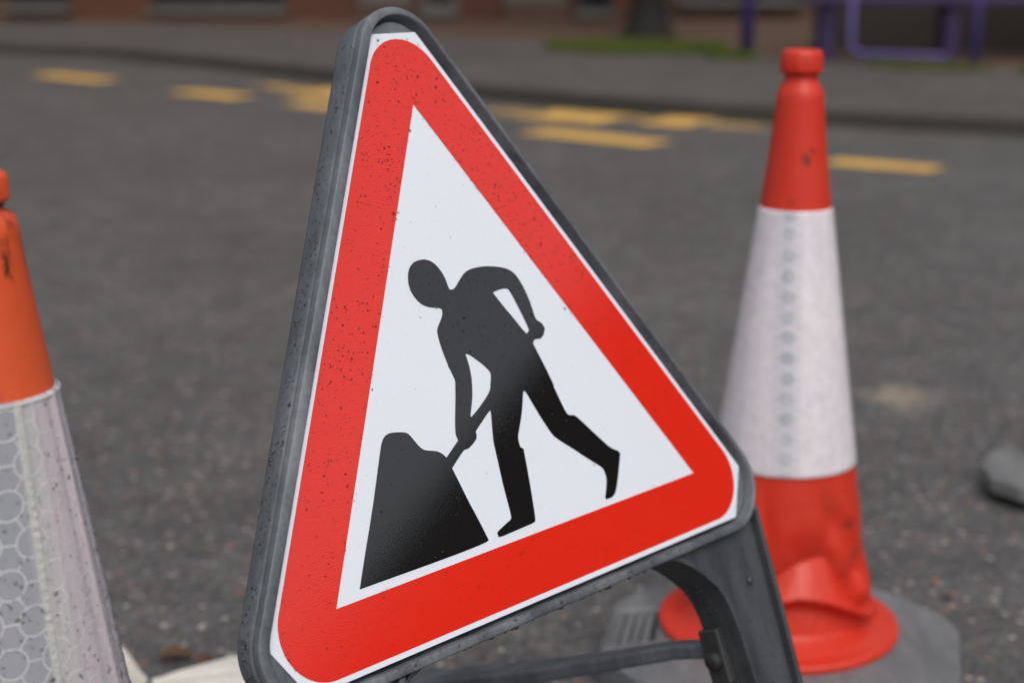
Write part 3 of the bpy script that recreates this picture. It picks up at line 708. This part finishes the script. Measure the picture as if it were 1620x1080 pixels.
PLATE = [(-.105, .150), (-.160, .118), (-.205, .062), (-.232, -.090), (-.170, -.190), (-.09, -.235), (.10, -.235), (.182, -.190), (.226, -.02), (.219, .030), (.180, .088), (.135, .128), (.02, .160)]
def plate(parent, z1=0.04, outline=PLATE, slots=True, rot=0.0):
    hole = [(-.193, .043), (-.146, .050), (-.161, -.048), (-.214, -.056)]
    pl = prism_mesh([outline] + ([hole] if slots else []), 0.0, z1)
    o = frombm('base', pl, M_rubber, parent, bevel=(.006, 3)); o.rotation_euler[2] = rot
    if slots:
        bm = prism_mesh([[(-.191, .041), (-.148, .048), (-.163, -.046), (-.212, -.054)]], .012, z1 - .010); f = frombm('handle_slot', bm, M_slot, o)
        for i in range(4):
            y = -.034 + i * .022; bm = bmesh.new()
        for i in range(4):
            x = -.150 - i * .0125
            bm = prism_mesh([[(x, .044), (x - .0095, .0425), (x - .0275, -.047), (x - .018, -.045)]], z1 - .0098, z1 - .004); frombm('grip_rib', bm, M_rubber, o)
    return o
# --- right cone, dented skirt
CR = (0.336, 1.856)
cone = empty('traffic_cone', (*CR, 0), 0); tag(cone, 'bright red traffic cone with a dented skirt and pale band, standing right of the sign', 'traffic cone', 'traffic cones round the sign')
rr = lambda z: .0428 + (.574 - z) * .1396
TH0 = -1.75
def sst(x): x = max(0.0, min(1.0, x)); return x * x * (3 - 2 * x)
def dent(r, z, a):
    if z > .262: return facet_knob(.757)(r, z, a)
    if z < .0555: return r, z
    d = (a - TH0 + math.pi) % (2 * math.pi) - math.pi           # 0 = the side of the skirt turned to the street
    zB = .122 - .052 * sst((d - .1) / 1.2) + .012 * math.sin(d * 2.2 - .4)      # lower lip of the fold
    zA = zB + .006 + .046 * max(0, 1 - (abs(d - .66) / (1.05 if d < .66 else .50))) + .010 * math.exp(-((d + .5) / .3) ** 2)
    f = sst((d + 1.7) / .9) * sst((1.75 - d) / .5)
    if z > zA: q = -.017 * math.exp(-(z - zA) / .030)
    elif z > zB: k = (z - zB) / (zA - zB); q = .005 - .022 * k
    else:
        k = (zB - z) / max(.01, zB - .055); q = .005 * max(0, 1 - k * 9) - .015 * sst(k / .30) * sst((1 - k) / .25)
    side = -.012 * math.exp(-((d - 1.22) / .13) ** 2) * math.exp(-((z - .135) / .022) ** 2) + .006 * math.exp(-((d - 1.35) / .10) ** 2) * math.exp(-((z - .105) / .02) ** 2)
    crk = -.008 * math.exp(-((d + .42 + (z - .2) * 1.5) / .07) ** 2) * math.exp(-((z - .20) / .04) ** 2) + .006 * math.exp(-((d + .30 + (z - .2) * 1.5) / .07) ** 2) * math.exp(-((z - .20) / .04) ** 2)
    crk += -.007 * math.exp(-((d - .75 + (z - .2) * 4) / .16) ** 2) * math.exp(-((z - .205) / .03) ** 2) + .0045 * math.exp(-((d - 1.05 + (z - .2) * 4) / .09) ** 2) * math.exp(-((z - .20) / .035) ** 2)
    wob = .0022 * mnoise.noise(Vector((math.cos(a) * 3, math.sin(a) * 3, z * 22))) * sst((.24 - z) / .05)
    wob += .0016 * abs(mnoise.noise(Vector((math.cos(a) * 7, math.sin(a) * 7, z * 45)))) * sst((.19 - z) / .04)
    return r + f * q + side + crk + wob, z
body = [(.148, .042), (.1495, .047), (.1480, .0515), (.140, .0530), (.131, .0545), (.1245, .0575), (.1205, .062), (.1180, .070), (.1155, .085), (.1125, .105), (rr(.13), .13), (rr(.265) - .0008, .265), (rr(.574) - .0008, .574)]
body = refine(body, .0025, .266)
prof_r = body + [(rr(.64), .64)] + top_profile(.757, .0278)
co = frombm('cone_body', lathe(prof_r, 220, disp=dent), M_cone_r, cone)
frombm('reflective_band', lathe([(rr(.265) - .001, .2635), (rr(.265) + .0012, .2645), (rr(.267) + .0012, .267), (rr(.270) + .0012, .270), (rr(.40) + .0012, .40), (rr(.568) + .0012, .568), (rr(.5715) + .0012, .5715), (rr(.573) + .0012, .573), (rr(.574) - .001, .5745)], 128), M_band_r, cone)
plate(cone, .042)
# --- left cone, cropped by the photo edge
CL = (-0.3165, 0.908)
cone2 = empty('traffic_cone', (*CL, 0), R(0)); tag(cone2, 'orange traffic cone with scuffed shoulder and honeycomb reflective sleeve, cut by the left edge', 'traffic cone', 'traffic cones round the sign')
rl = lambda z: .0430 + (.617 - z) * .1530
prof_l = [(.150, .042), (.1515, .047), (.150, .0515), (.142, .054), (.133, .06), (.126, .075), (rl(.10) - .001, .10), (rl(.617) - .0008, .617), (.0300, .698), (.0288, .712), (.0268, .720), (.0225, .7235), (.0195, .7255), (.0195, .7280), (.0238, .7292), (.0250, .7312), (.0250, .7330), (.0247, .7425), (.0234, .7455), (.0190, .7470), (.0150, .7465), (.0135, .744), (.0130, .720)]
frombm('cone_body', lathe(prof_l, 160, disp=facet_knob(.757)), M_cone_l, cone2)
def crease(r, z, a):
    g = lambda c, w: math.exp(-(((a - c % (2 * math.pi) + math.pi) % (2 * math.pi) - math.pi) / w) ** 2)
    return r + .0011 * g(R(-8), .035) - .0007 * g(R(-15), .05) + .0006 * g(R(-33), .03) - .0004 * g(R(-40), .03) - .0006 * g(R(2), .05), z
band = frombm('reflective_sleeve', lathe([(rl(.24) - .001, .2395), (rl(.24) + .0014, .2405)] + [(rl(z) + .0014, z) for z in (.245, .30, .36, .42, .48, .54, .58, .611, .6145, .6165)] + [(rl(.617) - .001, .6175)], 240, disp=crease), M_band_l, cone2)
M_trim = simple('clear_trim', (0.50, 0.50, 0.48), 0.35, 0.15, 30, 0.4, 300)
bm = bmesh.new(); r_ = rl(.6155) + .0016; tube(bm, [(r_ * math.cos(a), r_ * math.sin(a), .6155) for a in [2 * math.pi * i / 72 for i in range(73)]], .0007, 8); frombm('top_trim', bm, M_trim, band, smooth=True)
bm = bmesh.new(); pts = []
sa = R(-46)
for i in range(120):
    z = .616 - i * .0031; pts.append(((rl(z) + .0016) * math.cos(sa), (rl(z) + .0016) * math.sin(sa), z))
bm2 = bmesh.new()
for i in range(len(pts) - 1):
    z = pts[i][2]; w = .0026; a1 = w / rl(z)
    # a welded, finely corrugated seam strip
    r1 = rl(z) + .0021 + (.00025 if i % 2 and i > 16 else 0)
    for (aa, rr_) in ((sa - a1, rl(z) + .0013), (sa - a1 * .6, r1), (sa + a1 * .6, r1), (sa + a1, rl(z) + .0013)):
        bm2.verts.new((rr_ * math.cos(aa), rr_ * math.sin(aa), z))
bm2.verts.ensure_lookup_table()
for i in range(len(pts) - 2):
    for k_ in range(3): bm2.faces.new([bm2.verts[j] for j in (i * 4 + k_, i * 4 + k_ + 1, i * 4 + k_ + 5, i * 4 + k_ + 4)])
bm.free(); frombm('seam_strip', bm2, M_trim, band)
bm = bmesh.new(); tube(bm, [((.0200) * math.cos(a), .0200 * math.sin(a), .7275) for a in [2 * math.pi * i / 40 for i in range(41)]], .0016, 6); frombm('neck_ring', bm, M_slot, cone2, smooth=True)
plate(cone2, .042)
smp = []
for _ in range(2600):
    z = random.uniform(.36, .615); a = random.uniform(R(-75), R(25)); rz_ = rl(z)
    if random.random() > .10 + .9 * (.617 - z) / .2: continue
    n_ = Vector((math.cos(a), math.sin(a), .15)).normalized()
    smp.append(((rz_ * math.cos(a) + n_.x * .0014, rz_ * math.sin(a) + n_.y * .0014, z), n_, min(.0016, .00042 * math.exp(random.gauss(0, .5))), .5))
drops_mesh('water_droplets', smp, M_glint, cone2)

# --- base plate cut by the right edge
M_rub2 = plastic('pale_rubber', (0.14, 0.142, 0.142), (0.20, 0.20, 0.198), 0.4)
M_tan = simple('tan_plastic', (0.30, 0.20, 0.12), 0.6, 0.3, 20)
bf = empty('barrier_foot', (0.944, 2.495, 0), R(0)); tag(bf, 'pale grey rubber barrier foot with chamfered corner, cut by the right edge', 'barrier foot')
ol = [(-.167, -.005), (-.125, .075), (-.063, .10), (.25, .18), (.34, .10), (.30, -.16), (.0, -.15), (-.139, -.122), (-.171, -.078)]
frombm('block', prism_mesh([ol], .019, .042), M_rub2, bf, bevel=(.0025, 2))
frombm('shaded_underside', prism_mesh([[(x * .93 + .003, y * .90 + .004) for x, y in ol]], 0, .0185), M_slot, bf)  # inset layer coloured dark to paint the contact shadow below the block
frombm('socket', prism_mesh([[(-.075, .075), (.02, .09), (.05, .03), (-.055, .02)]], .0422, .09), M_tan, bf, bevel=(.006, 3))

# ================================================================== SANDBAG
M_sack = simple('sack_cloth', (0.70, 0.66, 0.59), 0.8, 0.18, 22, 0.9, 45)
M_cord = simple('dark_tie', (0.04, 0.045, 0.06), 0.6)
sb = empty('sandbag', (-.226, 1.722, 0), R(6)); tag(sb, 'off white sandbag with tied neck between the left cone and the sign', 'sandbag')
bm = bmesh.new(); SEG = 64; rings = []
prof_s = [(-.238, .030, .026, .046), (-.230, .034, .032, .044), (-.222, .028, .027, .040), (-.213, .019, .017, .035), (-.205, .0105, .0095, .030), (-.196, .0100, .009, .029), (-.186, .014, .010, .029), (-.168, .024, .014, .030), (-.145, .040, .017, .028), (-.11, .058, .022, .028), (-.06, .074, .027, .029), (-.02, .080, .030, .030), (.03, .074, .028, .030), (.06, .058, .024, .028), (.078, .035, .018, .025), (.085, .012, .01, .02)]
for j, (x, ry, rz, cz) in enumerate(prof_s):
    ring = []
    for k_ in range(SEG):
        a = 2 * math.pi * k_ / SEG
        pl = max(0, 1 - abs(x + .2) / .17); plf = 1 + pl * .20 * math.sin(a * 11 + x * 14 + 1.5 * mnoise.noise(Vector((x * 12, a, 0)))) + .03 * mnoise.noise(Vector((x * 25, math.cos(a) * 2, math.sin(a) * 2)))
        if x < -.205: plf *= 1 + .22 * math.sin(a * 5 + 1)
        y = ry * math.cos(a) * plf; z = cz + rz * math.sin(a) * plf
        ring.append(bm.verts.new((x, y, max(z, .002 + .0005 * math.cos(a)))))
    rings.append(ring)
for r0, r1 in zip(rings, rings[1:]):
    for k_ in range(SEG): bm.faces.new((r0[k_], r0[(k_ + 1) % SEG], r1[(k_ + 1) % SEG], r1[k_]))
bm.faces.new(rings[0][::-1]); bm.faces.new(rings[-1])
sk = frombm('sack', bm, M_sack, sb, smooth=True); ss = sk.modifiers.new('sub', 'SUBSURF'); ss.levels = ss.render_levels = 1
bm = bmesh.new(); tube(bm, [(-.200, .0115 * math.cos(a), .0295 + .0110 * math.sin(a)) for a in [2 * math.pi * i / 24 for i in range(25)]], .0028, 8); frombm('tie', bm, M_cord, sb, smooth=True)

# ================================================================== LITTER ON THE ROAD
M_orl = simple('orange_leaf', (0.40, 0.12, 0.04), 0.6, 0.4, 40); M_brl = simple('brown_leaf', (0.10, 0.045, 0.02), 0.6, 0.4, 40)
def leafmesh(L):
    bm = bmesh.new(); n = 6; top = []; bot = []; mid = []
    for i in range(n + 1):
        f = i / n; w = L * .3 * math.sin(math.pi * min(1, f * .97 + .02)) ** .8; z = .002 + L * .12 * math.sin(f * 3.1) 
        mid.append(bm.verts.new((f * L - L / 2, 0, z))); top.append(bm.verts.new((f * L - L / 2, w, z + w * .35))); bot.append(bm.verts.new((f * L - L / 2, -w, z + w * .25)))
    for i in range(n):
        bm.faces.new((mid[i], mid[i + 1], top[i + 1], top[i])); bm.faces.new((bot[i], bot[i + 1], mid[i + 1], mid[i]))
    return bm
LEAVES = [(-.425, 1.84, .045, 0, 'small brown dead leaf on the road beside the tied neck of the sandbag'), (-.385, 1.828, .035, 0, 'smaller brown dead leaf between the sandbag neck and the sign'),
          (-.422, 2.224, .012, 1, 'tiny orange leaf fragment on the road right of the left cone band'), (-.385, 2.27, .010, 1, 'tiny orange leaf fragment just left of the sign frame'),
          (-.061, 1.872, .012, 1, 'tiny orange leaf fragment on the road under the sign bottom rail'), (.60, 2.085, .016, 1, 'small orange leaf fragment behind the right cone base plate'),
          (.735, 2.41, .012, 1, 'tiny orange leaf fragment in front of the pale barrier foot'), (.60, 2.03, .02, 0, 'small brown leaf on the road right of the cone base plate')]
for x, y, L, m, lab in LEAVES:
    o = frombm('dead_leaf', leafmesh(L), (M_brl, M_orl)[m]); o.location = (x, y, .001); o.rotation_euler = (0, 0, random.random() * 6); tag(o, lab, 'leaf', 'dead leaves on the road')
# loose chippings, uncounted
t = NT('chipping'); gi = t.add('ShaderNodeNewGeometry'); M_chip = t.fin(t.ramp(gi.outputs['Random Per Island'], [(0.0, (0.04, 0.038, 0.036)), (0.55, (0.10, 0.095, 0.09)), (0.8, (0.17, 0.12, 0.10)), (0.93, (0.30, 0.28, 0.26)), (1.0, (0.55, 0.52, 0.5))]), 0.5)
vs, fs = [], []
def chip(x, y, s):
    b = len(vs); a = random.random() * 6.28
    for dx, dy, dz in ((-1, -.7, 0), (1, -.8, 0), (.9, .8, 0), (-.8, .9, 0), (-.5, -.4, .9), (.55, -.4, .8), (.4, .5, .95), (-.45, .4, .75)):
        dx *= random.uniform(.7, 1.2); dy *= random.uniform(.6, 1.1)
        vs.append((x + s * (dx * math.cos(a) - dy * math.sin(a)), y + s * (dx * math.sin(a) + dy * math.cos(a)), s * dz * random.uniform(.6, 1) - .0002))
    for f in ((4, 5, 6, 7), (0, 1, 5, 4), (1, 2, 6, 5), (2, 3, 7, 6), (3, 0, 4, 7)): fs.append([b + i for i in f])
for _ in range(7000):
    y = 1.6 + 2.6 * random.random() ** 1.3; x = random.uniform(-.42, .42) * y
    chip(x, y, min(.0034, .0014 * math.exp(random.gauss(0, .35))))
me = bpy.data.meshes.new('loose_gravel'); me.from_pydata(vs, [], fs); me.update()
tag(link('loose_gravel', me, M_chip), 'fine loose gravel scattered over the wet road', 'gravel', kind='stuff')
